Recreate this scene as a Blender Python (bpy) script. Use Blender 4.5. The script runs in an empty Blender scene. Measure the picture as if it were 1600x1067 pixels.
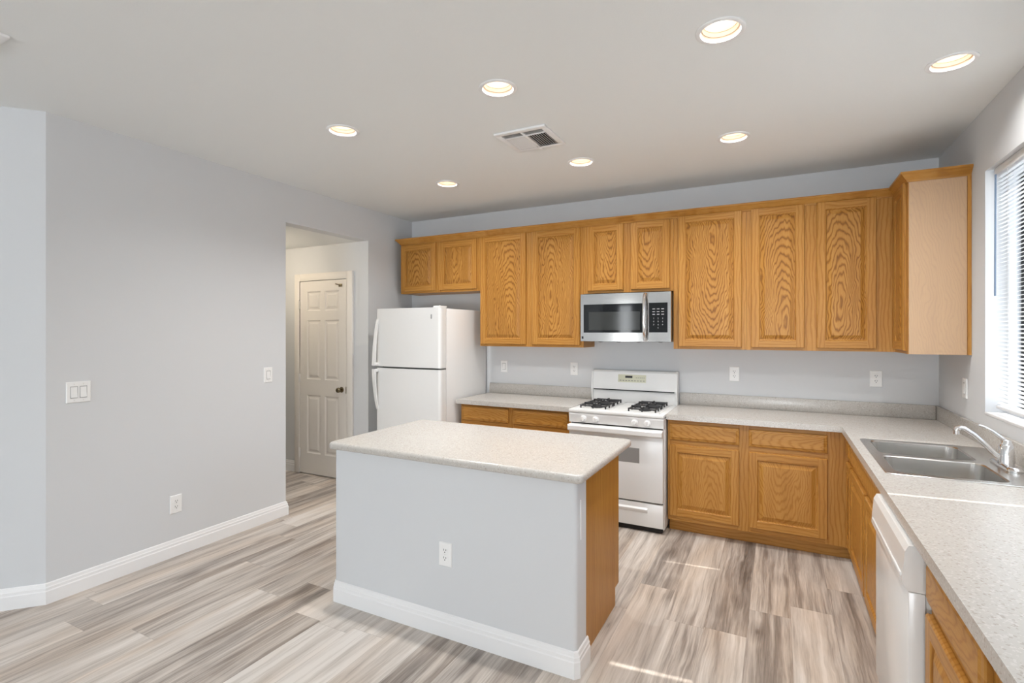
import bpy, bmesh, math, random
from mathutils import Vector, Matrix
random.seed(7)
S = bpy.context.scene
COL = S.collection
PI = math.pi

# ------------------------------------------------------------------ camera
cd = bpy.data.cameras.new('camera'); cam = bpy.data.objects.new('camera', cd); COL.objects.link(cam)
cd.sensor_fit = 'HORIZONTAL'; cd.sensor_width = 36.0
cd.lens = 36.0 * 805.0 / 1600.0
cd.shift_y = -(533.5 - 519.0) / 1600.0
cam.location = (0, 0, 1.542)
cam.rotation_euler = (PI / 2, 0, 0.4754)
cd.clip_start = 0.02
S.camera = cam

# ------------------------------------------------------------------ colour management
S.view_settings.view_transform = 'Standard'
S.view_settings.look = 'None'
S.view_settings.gamma = 1.0
S.view_settings.use_curve_mapping = False
S.view_settings.exposure = 0.32

# ------------------------------------------------------------------ world: blue sky with bright clouds
W = bpy.data.worlds.new('sky'); S.world = W; W.use_nodes = True
wn = W.node_tree.nodes; wl = W.node_tree.links; wn.clear()
wo = wn.new('ShaderNodeOutputWorld'); wb = wn.new('ShaderNodeBackground')
tc = wn.new('ShaderNodeTexCoord'); mp = wn.new('ShaderNodeMapping'); mp.inputs['Scale'].default_value = (1.6, 1.6, 4.0)
mp.inputs['Location'].default_value = (0.35, 0.2, 0.1)
nz = wn.new('ShaderNodeTexNoise'); nz.inputs['Scale'].default_value = 2.2; nz.inputs['Detail'].default_value = 7
sx = wn.new('ShaderNodeSeparateXYZ')
hr = wn.new('ShaderNodeMapRange'); hr.inputs[1].default_value = 0.05; hr.inputs[2].default_value = 0.25
hr.inputs[3].default_value = 0.42; hr.inputs[4].default_value = -0.18
ad = wn.new('ShaderNodeMath'); ad.operation = 'ADD'
rp = wn.new('ShaderNodeValToRGB'); rp.color_ramp.elements[0].position = 0.44; rp.color_ramp.elements[1].position = 0.66
rp.color_ramp.elements[0].color = (0.20, 0.36, 0.68, 1); rp.color_ramp.elements[1].color = (0.95, 0.98, 1.0, 1)
wl.new(tc.outputs['Generated'], mp.inputs[0]); wl.new(mp.outputs[0], nz.inputs[0])
wl.new(tc.outputs['Generated'], sx.inputs[0]); wl.new(sx.outputs[2], hr.inputs[0])
wl.new(nz.outputs[0], ad.inputs[0]); wl.new(hr.outputs[0], ad.inputs[1]); wl.new(ad.outputs[0], rp.inputs[0])
wl.new(rp.outputs[0], wb.inputs[0]); wb.inputs[1].default_value = 1.0; wl.new(wb.outputs[0], wo.inputs[0])

# ------------------------------------------------------------------ sun, narrow window daylight and added fill lamps
def light(name, kind, loc, energy, color=(1, 1, 1), aim=None, **kw):
    d = bpy.data.lights.new(name, kind); o = bpy.data.objects.new(name, d); COL.objects.link(o)
    o.location = loc; d.energy = energy; d.color = color
    for k, v in kw.items(): setattr(d, k, v)
    if aim is not None: o.rotation_euler = Vector(aim).to_track_quat('-Z', 'Y').to_euler()
    return o
light('sun', 'SUN', (6, 3, 8), 4.5, (1.0, 0.96, 0.9), aim=(-1, -0.1, -1.28), angle=0.009)
DAY = (0.92, 0.96, 1.0)
light('rear_fill', 'AREA', (-0.6, -7.9, 1.2), 40, DAY, aim=(0, 1, 0.03), shape='RECTANGLE', size=2.6, size_y=1.9)  # fill panel added behind the camera at an invented patio door
light('rear_upward_fill', 'AREA', (-0.6, -7.8, 0.5), 160, (0.90, 0.955, 1.0), aim=(0.0, 0.95, 0.32), shape='RECTANGLE', size=2.6, size_y=0.8)  # upward fill added at the same door to brighten the ceiling
light('narrow_window_daylight', 'AREA', (-4.36, -7.9, 1.45), 18, DAY, aim=(0, 1, 0), shape='RECTANGLE', size=0.42, size_y=1.9)
light('side_fill', 'AREA', (0.98, -1.6, 1.45), 9, DAY, aim=(-1, 0.35, 0.25), shape='RECTANGLE', size=1.7, size_y=1.4)  # fill panel added at an invented side window, for the left wall
light('sky_fill_outside_window', 'AREA', (3.4, 2.3, 2.6), 14, (0.82, 0.91, 1.0), aim=(-2.3, 0.6, -0.85), shape='RECTANGLE', size=2.4, size_y=1.6)  # unseen fill panel added outside, shining in through the blind
light('ground_fill_outside_window', 'AREA', (2.9, 2.4, 0.5), 75, (0.88, 0.95, 1.0), aim=(-1.9, 0.3, 1.2), shape='RECTANGLE', size=2.4, size_y=1.4)  # unseen upward fill panel added outside to lift the kitchen ceiling

# ------------------------------------------------------------------ main measures (metres; x right along the back wall, y towards it)
XL, XR, YB, H = -3.694, 1.032, 4.69, 2.795
XW, YR = -5.2, -8.0                     # outer left wall and rear wall, behind the camera
CT = 0.914                              # worktop height

# ------------------------------------------------------------------ materials
class NT:
    def __init__(s, name, rough=0.5, metal=0.0, spec=0.5, col=None):
        s.mat = bpy.data.materials.new(name); s.mat.use_nodes = True
        s.n = s.mat.node_tree.nodes; s.l = s.mat.node_tree.links
        s.b = s.n['Principled BSDF']
        s.set('Roughness', rough); s.set('Metallic', metal); s.set('Specular IOR Level', spec)
        if col: s.set('Base Color', (*col, 1))
    def set(s, k, v):
        if hasattr(v, 'is_linked') or hasattr(v, 'links'): s.l.new(v, s.b.inputs[k])
        else: s.b.inputs[k].default_value = v
    def pin(s, sock, v):
        if isinstance(v, bpy.types.NodeSocket): s.l.new(v, sock)
        else: sock.default_value = v
    def m(s, op, a, b=0.0, c=None):
        n = s.n.new('ShaderNodeMath'); n.operation = op
        s.pin(n.inputs[0], a); s.pin(n.inputs[1], b)
        if c is not None: s.pin(n.inputs[2], c)
        return n.outputs[0]
    def obj(s):
        return s.n.new('ShaderNodeTexCoord').outputs['Object']
    def sep(s, v):
        n = s.n.new('ShaderNodeSeparateXYZ'); s.l.new(v, n.inputs[0]); return n.outputs
    def comb(s, x, y, z):
        n = s.n.new('ShaderNodeCombineXYZ')
        for i, v in enumerate((x, y, z)): s.pin(n.inputs[i], v)
        return n.outputs[0]
    def noise(s, v, scale=1.0, detail=2.0, rough=0.5, dist=0.0):
        n = s.n.new('ShaderNodeTexNoise'); s.l.new(v, n.inputs['Vector'])
        n.inputs['Scale'].default_value = scale; n.inputs['Detail'].default_value = detail
        n.inputs['Roughness'].default_value = rough; n.inputs['Distortion'].default_value = dist
        return n.outputs[0]
    def ramp(s, f, stops):
        n = s.n.new('ShaderNodeValToRGB'); s.l.new(f, n.inputs[0]); cr = n.color_ramp
        while len(cr.elements) < len(stops): cr.elements.new(0.5)
        for e, (p, c) in zip(cr.elements, stops):
            e.position = p; e.color = (*c, 1) if not isinstance(c, float) else (c, c, c, 1)
        return n.outputs[0]
    def mix(s, f, a, b, mode='MIX'):
        n = s.n.new('ShaderNodeMix'); n.data_type = 'RGBA'; n.blend_type = mode
        s.pin(n.inputs[0], f)
        for k, v in ((6, a), (7, b)):
            if isinstance(v, tuple): v = (*v, 1)
            s.pin(n.inputs[k], v)
        return n.outputs[2]
    def rnd(s):
        return s.n.new('ShaderNodeObjectInfo').outputs['Random']
    def bump(s, h, strength=0.1, dist=0.01):
        n = s.n.new('ShaderNodeBump'); s.l.new(h, n.inputs['Height'])
        n.inputs['Strength'].default_value = strength; n.inputs['Distance'].default_value = dist
        s.l.new(n.outputs[0], s.b.inputs['Normal'])

def srgb(r, g, b):
    f = lambda c: (c / 255 / 12.92) if c / 255 <= 0.04045 else ((c / 255 + 0.055) / 1.055) ** 2.4
    return (f(r), f(g), f(b))

def paint(name, col, rough=0.75, tex=0.06):
    t = NT(name, rough, spec=0.25, col=col)
    if tex: t.bump(t.noise(t.obj(), 160, 3, 0.6), tex, 0.004)
    return t.mat
def plain(name, col, rough=0.4, metal=0.0, spec=0.5):
    t = NT(name, rough, metal, spec)
    v = t.noise(t.obj(), 35, 3)
    t.set('Base Color', t.mix(t.m('MULTIPLY', v, 0.12), tuple(col), tuple(c * 0.86 for c in col)))
    return t.mat

OAK_L, OAK_M, OAK_D = srgb(194, 144, 74), srgb(168, 114, 46), srgb(106, 66, 24)
def oak(name, axis='z', cathedral=False, pale=0.0, soft=False):
    t = NT(name, 0.36, spec=0.28)
    o = t.sep(t.obj()); r = t.rnd(); r10 = t.m('MULTIPLY', r, 37.0)
    if axis == 'z': u, w = t.m('ADD', o[0], o[1]), o[2]
    elif axis == 'x': u, w = t.m('ADD', o[2], o[1]), o[0]
    wig = t.noise(t.comb(t.m('MULTIPLY', u, 6.0), r10, t.m('MULTIPLY', w, 2.4)), 1.0, 3, 0.55)
    if cathedral:
        jag = t.noise(t.comb(t.m('MULTIPLY', u, 45.0), r10, t.m('MULTIPLY', w, 9.0)), 1.0, 2, 0.5)
        cx = t.m('ADD', t.m('MULTIPLY', t.m('SUBTRACT', r, 0.5), 0.14), t.m('MULTIPLY', t.m('SUBTRACT', wig, 0.5), 0.16))
        uu = t.m('ADD', u, cx)
        ww = t.m('ADD', t.m('MULTIPLY', w, 0.20), t.m('MULTIPLY', t.m('SUBTRACT', t.m('FRACT', r10), 0.5), 0.22))
        rad = t.m('SQRT', t.m('ADD', t.m('MULTIPLY', uu, uu), t.m('ADD', t.m('MULTIPLY', ww, ww), 0.0004)))
        ph = t.m('ADD', t.m('MULTIPLY', rad, 520.0), t.m('MULTIPLY', jag, 7.0))
    else:
        ph = t.m('ADD', t.m('MULTIPLY', u, 260.0), t.m('MULTIPLY', wig, 22.0))
        ph = t.m('ADD', ph, r10)
    band = t.m('ADD', t.m('MULTIPLY', t.m('SINE', ph), 0.5), 0.5)
    band = t.m('POWER', band, 3.2)
    por = t.noise(t.comb(t.m('MULTIPLY', u, 700.0), r10, t.m('MULTIPLY', w, 14.0)), 1.0, 3, 0.6)
    broad = t.noise(t.comb(t.m('MULTIPLY', u, 14.0), r10, t.m('MULTIPLY', w, 1.2)), 1.0, 2)
    f = t.m('ADD', t.m('MULTIPLY', band, 0.42 if cathedral and not soft else 0.17), t.m('MULTIPLY', por, 0.40))
    f = t.m('ADD', f, t.m('MULTIPLY', broad, 0.3))
    mx = lambda c: tuple(a * (1 - pale) + b * pale for a, b in zip(c, srgb(206, 182, 158)))  # pale blends painted window light into the oak tones
    t.set('Base Color', t.ramp(f, [(0.20, mx(OAK_L)), (0.48, mx(OAK_M)), (0.95, mx(OAK_D))]))
    t.bump(por, 0.05, 0.002)
    return t.mat

def floor_mat():
    t = NT('oak_look_planks', 0.36, spec=0.5)
    o = t.sep(t.obj()); PW, PL = 0.203, 1.32
    xi = t.m('DIVIDE', t.m('SUBTRACT', o[0], 0.065 - 20 * PW), PW); i = t.m('FLOOR', xi); fx = t.m('FRACT', xi)
    off = t.m('FRACT', t.m('MULTIPLY', t.m('SINE', t.m('MULTIPLY', i, 12.9898)), 437.585))
    yj = t.m('ADD', t.m('DIVIDE', o[1], PL), t.m('ADD', off, 20.0)); j = t.m('FLOOR', yj); fy = t.m('FRACT', yj)
    wn_ = t.n.new('ShaderNodeTexWhiteNoise'); wn_.noise_dimensions = '3D'; t.l.new(t.comb(i, j, 3.3), wn_.inputs[0])
    rn = wn_.outputs[0]; sh = t.m('MULTIPLY', rn, 53.0)
    warp = t.noise(t.comb(t.m('MULTIPLY', o[0], 7.0), t.m('MULTIPLY', o[1], 1.5), sh), 1.0, 3, 0.6, 0.6)
    broad = t.noise(t.comb(t.m('ADD', t.m('MULTIPLY', o[0], 15.0), t.m('MULTIPLY', warp, 1.3)), t.m('MULTIPLY', o[1], 0.9), sh), 1.0, 3, 0.55)
    fine = t.noise(t.comb(t.m('ADD', t.m('MULTIPLY', o[0], 120.0), t.m('MULTIPLY', warp, 5.0)), t.m('MULTIPLY', o[1], 3.5), sh), 1.0, 4, 0.65)
    vo = t.n.new('ShaderNodeTexVoronoi'); vo.inputs['Scale'].default_value = 1.0
    t.l.new(t.comb(t.m('ADD', t.m('MULTIPLY', o[0], 5.2), t.m('MULTIPLY', warp, 0.5)), t.m('MULTIPLY', o[1], 1.9), sh), vo.inputs['Vector'])
    knot = t.ramp(vo.outputs['Distance'], [(0.02, 1.0), (0.07, 0.5), (0.26, 0.0)])
    mid = t.noise(t.comb(t.m('ADD', t.m('MULTIPLY', o[0], 42.0), t.m('MULTIPLY', warp, 1.5)), t.m('MULTIPLY', o[1], 1.6), sh), 1.0, 4, 0.62)
    f = t.m('ADD', t.m('MULTIPLY', broad, 0.48), t.m('ADD', t.m('MULTIPLY', fine, 0.28), t.m('MULTIPLY', mid, 0.34)))
    f = t.m('ADD', f, t.m('MULTIPLY', t.m('SUBTRACT', rn, 0.5), 0.20))
    f = t.m('SUBTRACT', f, t.m('MULTIPLY', knot, 0.20))
    colr = t.ramp(f, [(0.30, srgb(104, 95, 88)), (0.43, srgb(153, 143, 135)), (0.55, srgb(196, 187, 178)), (0.70, srgb(224, 217, 210))])
    tan = t.noise(t.comb(t.m('MULTIPLY', o[0], 5.0), t.m('MULTIPLY', o[1], 1.1), t.m('ADD', sh, 9.0)), 1.0, 2)
    colr = t.mix(t.ramp(tan, [(0.45, 0.0), (0.7, 0.4)]), colr, t.mix(1.0, colr, srgb(246, 228, 208), 'MULTIPLY'))
    seam = t.m('MINIMUM', t.m('MULTIPLY', t.m('MINIMUM', fx, t.m('SUBTRACT', 1.0, fx)), PW), t.m('MULTIPLY', t.m('MINIMUM', fy, t.m('SUBTRACT', 1.0, fy)), PL))
    sm = t.ramp(t.m('MULTIPLY', seam, 300.0), [(0.0, 0.0), (0.42, 1.0)])
    colr = t.mix(sm, t.mix(0.45, colr, srgb(96, 80, 66)), colr)
    t.set('Base Color', colr)
    t.set('Roughness', t.m('ADD', 0.33, t.m('MULTIPLY', fine, 0.12)))
    t.bump(t.m('ADD', t.m('MULTIPLY', fine, 0.3), sm), 0.10, 0.002)
    return t.mat

def counter_mat():
    t = NT('speckled_laminate', 0.26, spec=0.5)
    c = t.obj()
    vo = t.n.new('ShaderNodeTexVoronoi'); vo.inputs['Scale'].default_value = 190; t.l.new(c, vo.inputs['Vector'])
    cs = t.n.new('ShaderNodeSeparateColor'); t.l.new(vo.outputs['Color'], cs.inputs[0])
    base = srgb(194, 190, 184)
    a = t.ramp(cs.outputs[0], [(0.0, srgb(176, 169, 161)), (0.07, srgb(179, 172, 164)), (0.10, base), (0.86, base), (0.90, srgb(206, 202, 197))])
    n = t.noise(c, 420, 2, 0.6)
    t.set('Base Color', t.mix(t.ramp(n, [(0.60, 0.0), (0.72, 0.35)]), a, srgb(174, 167, 159)))
    return t.mat

def steel(name, col=(0.62, 0.61, 0.60), rough=0.24, axis=0):
    t = NT(name, rough, 1.0, col=col)
    o = t.sep(t.obj())
    k = [4.0, 4.0, 4.0]; k = [600.0 if i != axis else 6.0 for i in range(3)]
    n = t.noise(t.comb(*[t.m('MULTIPLY', o[i], k[i]) for i in range(3)]), 1.0, 2)
    t.set('Roughness', t.m('ADD', rough - 0.05, t.m('MULTIPLY', n, 0.12)))
    return t.mat

def emit(name, col, strength):
    t = NT(name, 0.5, col=(0.8, 0.8, 0.8))
    t.set('Emission Color', (*col, 1)); t.set('Emission Strength', strength); return t.mat

def glass(name, tint=(1, 1, 1), refl=0.06):
    m = bpy.data.materials.new(name); m.use_nodes = True; n = m.node_tree.nodes; l = m.node_tree.links; n.clear()
    o = n.new('ShaderNodeOutputMaterial'); mx = n.new('ShaderNodeMixShader'); tr = n.new('ShaderNodeBsdfTransparent'); gl = n.new('ShaderNodeBsdfGlossy')
    fr = n.new('ShaderNodeFresnel'); fr.inputs[0].default_value = 1.2
    tr.inputs[0].default_value = (*tint, 1); gl.inputs['Roughness'].default_value = 0.02
    l.new(fr.outputs[0], mx.inputs[0]); l.new(tr.outputs[0], mx.inputs[1]); l.new(gl.outputs[0], mx.inputs[2]); l.new(mx.outputs[0], o.inputs[0])
    return m

M = dict(
    wall=paint('grey_wall_paint', srgb(213, 215, 217)), ceil=paint('white_ceiling_paint', srgb(234, 236, 235), tex=0.12),
    trim=paint('white_trim_paint', srgb(238, 238, 238), 0.4, 0), door=paint('white_door_paint', srgb(232, 228, 222), 0.42, 0),
    floor=floor_mat(), counter=counter_mat(),
    oakv=oak('oak_upright_grain', 'z'), oakh=oak('oak_level_grain', 'x'), oakp=oak('oak_cathedral_grain', 'z', True),
    oakhp=oak('oak_drawer_grain', 'x', True), oaklit=oak('oak_window_lit', 'z', True, 0.62, True), oaksp=oak('oak_soft_grain', 'z', True, 0.0, True), oakshp=oak('oak_soft_drawer_grain', 'x', True, 0.0, True),  # the end panel's oak has window light painted into its colour
    white=plain('white_enamel', (0.80, 0.80, 0.79), 0.22), plas=plain('white_plastic', (0.88, 0.88, 0.87), 0.38),
    whitew=plain('warm_white_plastic', (0.74, 0.72, 0.69), 0.4),
    black=plain('black_enamel', (0.012, 0.012, 0.013), 0.32), iron=plain('cast_iron', (0.018, 0.018, 0.02), 0.55),
    dark=plain('dark_gap', (0.02, 0.018, 0.016), 0.8), blackgl=plain('black_glass', (0.006, 0.007, 0.008), 0.05, 0.0, 0.4),
    winglass=plain('grey_oven_glass', (0.028, 0.030, 0.028), 0.08), ovenwin=plain('grey_oven_window', srgb(150, 149, 148), 0.2),
    steel=steel('brushed_steel', (0.46, 0.45, 0.435), 0.13), sink=steel('sink_steel', (0.66, 0.65, 0.63), 0.22, 1), chrome=plain('chrome', (0.85, 0.85, 0.86), 0.06, 1.0),
    bronze=plain('aged_brass', (0.28, 0.23, 0.15), 0.25, 1.0), tan=plain('tan_panel', srgb(205, 204, 180), 0.4),
    gap=plain('painted_gap_shade', srgb(165, 165, 165), 0.6), lightgrey=plain('light_grey', srgb(165, 165, 165), 0.4),
    grey=plain('mid_grey', srgb(120, 120, 118), 0.5), legend=plain('pale_legend', srgb(190, 190, 190), 0.5),
    lens=emit('lamp_lens', (1.0, 0.91, 0.78), 5.0), baffle=paint('lamp_baffle', srgb(226, 205, 184), 0.5, 0),
    blind=paint('white_blind', srgb(236, 238, 240), 0.45, 0), vinyl=paint('white_vinyl', srgb(232, 236, 240), 0.35, 0),
    wand=plain('clear_grey_wand', srgb(120, 140, 165), 0.2), glass=glass('window_glass'),
    stucco=paint('grey_stucco', srgb(150, 148, 146), 0.9, 0.3), tile=paint('dark_roof_tile', srgb(104, 92, 86), 0.9, 0.3),
    ground=paint('pale_gravel', srgb(206, 198, 188), 0.95, 0.3),
)

# ------------------------------------------------------------------ mesh helpers
class MB:
    def __init__(s): s.v, s.f, s.mi, s.sm = [], [], [], []
    def add(s, vs, fs, mi=0, smooth=False):
        b = len(s.v); s.v += [tuple(p) for p in vs]
        for f in fs:
            s.f.append([b + i for i in f]); s.mi.append(mi); s.sm.append(smooth)
        return s
    def frombm(s, bm, mi=0, smooth=False):
        bm.verts.index_update()
        return s.add([v.co.copy() for v in bm.verts], [[v.index for v in f.verts] for f in bm.faces], mi, smooth)
    def box(s, x0, x1, y0, y1, z0, z1, mi=0, bev=0.0, seg=2):
        if x0 > x1: x0, x1 = x1, x0
        if y0 > y1: y0, y1 = y1, y0
        vs = [(x, y, z) for x in (x0, x1) for y in (y0, y1) for z in (z0, z1)]
        fs = [(0, 1, 3, 2), (4, 6, 7, 5), (0, 4, 5, 1), (2, 3, 7, 6), (0, 2, 6, 4), (1, 5, 7, 3)]
        if not bev: return s.add(vs, fs, mi)
        bm = bmesh.new(); bv = [bm.verts.new(p) for p in vs]
        for f in fs: bm.faces.new([bv[i] for i in f])
        bmesh.ops.bevel(bm, geom=bm.edges[:], offset=bev, segments=seg, profile=0.5, affect='EDGES')
        s.frombm(bm, mi, True); bm.free(); return s
    def prism(s, poly, axis, a, b, mi=0, smooth=False):
        """poly of 2-D points extruded from a to b along axis ('x': (y,z), 'y': (x,z), 'z': (x,y))"""
        P = {'x': lambda p, t: (t, p[0], p[1]), 'y': lambda p, t: (p[0], t, p[1]), 'z': lambda p, t: (p[0], p[1], t)}[axis]
        n = len(poly); vs = [P(p, a) for p in poly] + [P(p, b) for p in poly]
        fs = [(i, (i + 1) % n, n + (i + 1) % n, n + i) for i in range(n)]
        s.add(vs, fs, mi, smooth); s.add(vs, [tuple(range(n))[::-1], tuple(range(n, 2 * n))], mi); return s
    def tube(s, path, r, n=12, mi=0, caps=True):
        path = [Vector(p) for p in path]; rs = r if isinstance(r, (list, tuple)) else [r] * len(path)
        rings = []; up = None
        for i, p in enumerate(path):
            t = (path[min(i + 1, len(path) - 1)] - path[max(i - 1, 0)]).normalized()
            if up is None: up = Vector((0, 0, 1)) if abs(t.z) < 0.9 else Vector((1, 0, 0))
            a = t.cross(up).normalized(); b = a.cross(t).normalized(); up = b
            rings.append([p + (a * math.cos(2 * PI * k / n) + b * math.sin(2 * PI * k / n)) * rs[i] for k in range(n)])
        vs = [q for R in rings for q in R]
        fs = [(i * n + k, i * n + (k + 1) % n, (i + 1) * n + (k + 1) % n, (i + 1) * n + k) for i in range(len(path) - 1) for k in range(n)]
        s.add(vs, fs, mi, True)
        if caps: s.add(vs, [tuple(range(n))[::-1], tuple(range(len(vs) - n, len(vs)))], mi)
        return s
    def lathe(s, prof, c=(0, 0, 0), axis='z', n=32, mi=0):
        """prof: (radius, height) pairs about an axis through c"""
        vs = []
        for r, h in prof:
            for k in range(n):
                a = 2 * PI * k / n; u, w = r * math.cos(a), r * math.sin(a)
                p = {'z': (u, w, h), 'y': (u, h, w), 'x': (h, u, w)}[axis]
                vs.append((p[0] + c[0], p[1] + c[1], p[2] + c[2]))
        fs = [(i * n + k, i * n + (k + 1) % n, (i + 1) * n + (k + 1) % n, (i + 1) * n + k) for i in range(len(prof) - 1) for k in range(n)]
        return s.add(vs, fs, mi, True)
    def disc(s, r, c, n=32, mi=0):
        return s.add([(c[0] + r * math.cos(2 * PI * k / n), c[1] + r * math.sin(2 * PI * k / n), c[2]) for k in range(n)], [tuple(range(n))], mi)
    def rings(s, loops, cx=0, cz=0, mi=0, cap=True, cap_mi=None, smooth=False):
        """nested rectangles (half width, half height, y) seen from -y; quads between them, last one capped"""
        L = [[(cx - w, y, cz - h), (cx + w, y, cz - h), (cx + w, y, cz + h), (cx - w, y, cz + h)] for w, h, y in loops]
        for a, b in zip(L, L[1:]):
            s.add(a + b, [(k, (k + 1) % 4, 4 + (k + 1) % 4, 4 + k) for k in range(4)], mi, smooth)
        if cap: s.add(L[-1], [(0, 1, 2, 3)], mi if cap_mi is None else cap_mi)
        return s
    def build(s, name, mats, parent=None, loc=(0, 0, 0), rot=(0, 0, 0), fix=True):
        me = bpy.data.meshes.new(name); me.from_pydata(s.v, [], s.f); me.update()
        for m in (mats if isinstance(mats, (list, tuple)) else [mats]): me.materials.append(m)
        me.polygons.foreach_set('material_index', s.mi); me.polygons.foreach_set('use_smooth', s.sm)
        if fix:
            bm = bmesh.new(); bm.from_mesh(me)
            bmesh.ops.remove_doubles(bm, verts=bm.verts, dist=1e-6)
            bmesh.ops.recalc_face_normals(bm, faces=bm.faces)
            bm.to_mesh(me); bm.free()
        if any(s.sm):
            try: me.set_sharp_from_angle(angle=math.radians(42))
            except Exception: pass
        o = bpy.data.objects.new(name, me); COL.objects.link(o)
        o.location = loc; o.rotation_euler = rot
        if parent is not None: o.parent = parent
        return o

def tag(o, label, cat, group=None):
    o['label'] = label; o['category'] = cat
    if group: o['group'] = group
    return o
def thing(name, label, cat, loc=(0, 0, 0), rz=0.0, group=None):
    o = bpy.data.objects.new(name, None); COL.objects.link(o); o.empty_display_size = 0.1
    o.location = loc; o.rotation_euler = (0, 0, rz); return tag(o, label, cat, group)
def struct(o):
    o['kind'] = 'structure'; return o
def copy_tree(o, parent=None):
    c = o.copy(); COL.objects.link(c)
    if parent is not None: c.parent = parent
    for ch in list(o.children): copy_tree(ch, c)
    return c

# ------------------------------------------------------------------ room shell
LIGHTS = [(-0.21, 2.30), (0.72, 3.06), (-1.276, 2.32), (-2.40, 2.366), (-0.25, 3.595), (-1.283, 3.604), (-2.475, 3.616)]
LIGHTS += [(-0.9, 0.2), (0.4, 0.2), (-2.6, -1.3), (-0.9, -1.3)]      # unseen ones added behind the camera to even the light
R_CAN = 0.078
struct(MB().box(-7.0, XR, YR, YB, -0.08, 0.0).build('floor', M['floor']))

bm = bmesh.new()
def loop(pts):
    vs = [bm.verts.new((x, y, H)) for x, y in pts]
    return [bm.edges.new((vs[i], vs[(i + 1) % len(vs)])) for i in range(len(vs))]
ed = loop([(XW - 0.1, YR - 0.1), (XR + 0.2, YR - 0.1), (XR + 0.2, YB + 0.1), (XW - 0.1, YB + 0.1)])
for lx, ly in LIGHTS:
    ed += loop([(lx + R_CAN * math.cos(2 * PI * k / 40), ly + R_CAN * math.sin(2 * PI * k / 40)) for k in range(40)])
bmesh.ops.triangle_fill(bm, use_beauty=True, use_dissolve=False, edges=ed, normal=(0, 0, -1))
me = bpy.data.meshes.new('ceiling'); bm.to_mesh(me); bm.free(); me.materials.append(M['ceil'])
o = bpy.data.objects.new('ceiling', me); COL.objects.link(o); struct(o)

WT = 0.13
struct(MB().box(XL - WT, XR + WT, YB, YB + WT, 0, H).build('wall_back', M['wall']))
# right wall with the kitchen window and, behind the camera, an added dining window
WY0, WY1, WZ0, WZ1 = 1.29, 3.765, 1.085, 2.44
DY0, DY1, DZ0, DZ1 = -2.5, -0.7, 0.7, 2.2
w = MB()
w.box(XR, XR + WT, YR, DY0, 0, H).box(XR, XR + WT, DY0, DY1, 0, DZ0).box(XR, XR + WT, DY0, DY1, DZ1, H)
w.box(XR, XR + WT, DY1, WY0, 0, H).box(XR, XR + WT, WY0, WY1, 0, WZ0).box(XR, XR + WT, WY0, WY1, WZ1, H).box(XR, XR + WT, WY1, YB, 0, H)
struct(w.build('wall_right', M['wall'], fix=False))
# left wall: angled piece, long piece, opening to the hall, piece beside the refrigerator
OY0, OY1, OZ = 2.997, 3.985, 2.472
YC0 = 1.39
ax, ay = XL - 1.5, YC0 - 1.62
n45 = Vector((-1.62, 1.5)).normalized() * WT
w = MB()
w.prism([(XL, YC0), (ax, ay), (ax + n45.x, ay + n45.y), (XL - WT, YC0 + 0.06), (XL - WT, OY0), (XL, OY0)], 'z', 0, H)
w.box(XL - WT, XL, OY0, OY1, OZ, H)
w.box(XL - WT, XL, OY1, YB, 0, H)
struct(w.build('wall_left', M['wall'], fix=False))
struct(MB().box(XW - 0.1, XW, YR, ay + 0.1, 0, H).build('wall_far_left', M['wall']))
# rear wall behind the camera with an added patio door opening and a narrow window
w = MB(); PX0, PX1, PZ1 = -2.0, 0.8, 2.15
NX0, NX1, NZ0, NZ1 = -4.62, -4.10, 0.45, 2.45
w.box(XW, NX0, YR - WT, YR, 0, H).box(NX0, NX1, YR - WT, YR, 0, NZ0).box(NX0, NX1, YR - WT, YR, NZ1, H)
w.box(NX1, PX0, YR - WT, YR, 0, H).box(PX0, PX1, YR - WT, YR, PZ1, H).box(PX1, XR, YR - WT, YR, 0, H)
struct(w.build('wall_rear', M['wall'], fix=False))
# hall
w = MB(); HX = -6.9
w.box(HX, XL - WT + 0.002, OY1, OY1 + WT, 0, OZ + 0.1)
struct(w.build('wall_hall', M['wall']))
struct(MB().box(HX - 0.1, HX, OY0 - WT, OY1 + WT, 0, OZ + 0.1).build('wall_hall_end', M['wall']))
struct(MB().box(HX, XL - WT, OY0 - WT, OY0, 0, OZ + 0.1).build('wall_hall_near', M['wall']))
struct(MB().box(HX, XL - WT + 0.001, OY0, OY1, OZ, OZ + 0.06).build('ceiling_hall', M['ceil']))

# baseboards: stepped profile (distance from wall, height)
BPROF = [(0, 0), (0.016, 0), (0.016, 0.072), (0.0125, 0.078), (0.0125, 0.092), (0.009, 0.097), (0.006, 0.112), (0, 0.117)]
def baseboard(name, pts, parent=None, st=True, close=False):
    """pts: plan polyline with the room on the left-hand side of travel"""
    pts = [Vector(p) for p in pts]; n = len(pts); rings = []
    for i, p in enumerate(pts):
        ds = []
        if i > 0: ds.append((p - pts[i - 1]).normalized())
        if i < n - 1: ds.append((pts[i + 1] - p).normalized())
        ns = [Vector((-d.y, d.x)) for d in ds]
        if len(ns) == 1: mtr = ns[0]
        else:
            b = (ns[0] + ns[1]).normalized(); mtr = b / max(0.3, b.dot(ns[0]))
        rings.append([(p.x + mtr.x * a, p.y + mtr.y * a, z) for a, z in BPROF])
    k = len(BPROF); mb = MB()
    mb.add([q for r_ in rings for q in r_], [(i * k + j, i * k + (j + 1) % k, (i + 1) * k + (j + 1) % k, (i + 1) * k + j) for i in range(n - 1) for j in range(k)])
    mb.add(rings[0], [tuple(range(k))]); mb.add(rings[-1], [tuple(range(k))])
    o = mb.build(name, M['trim'], parent)
    return struct(o) if st else o
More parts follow.
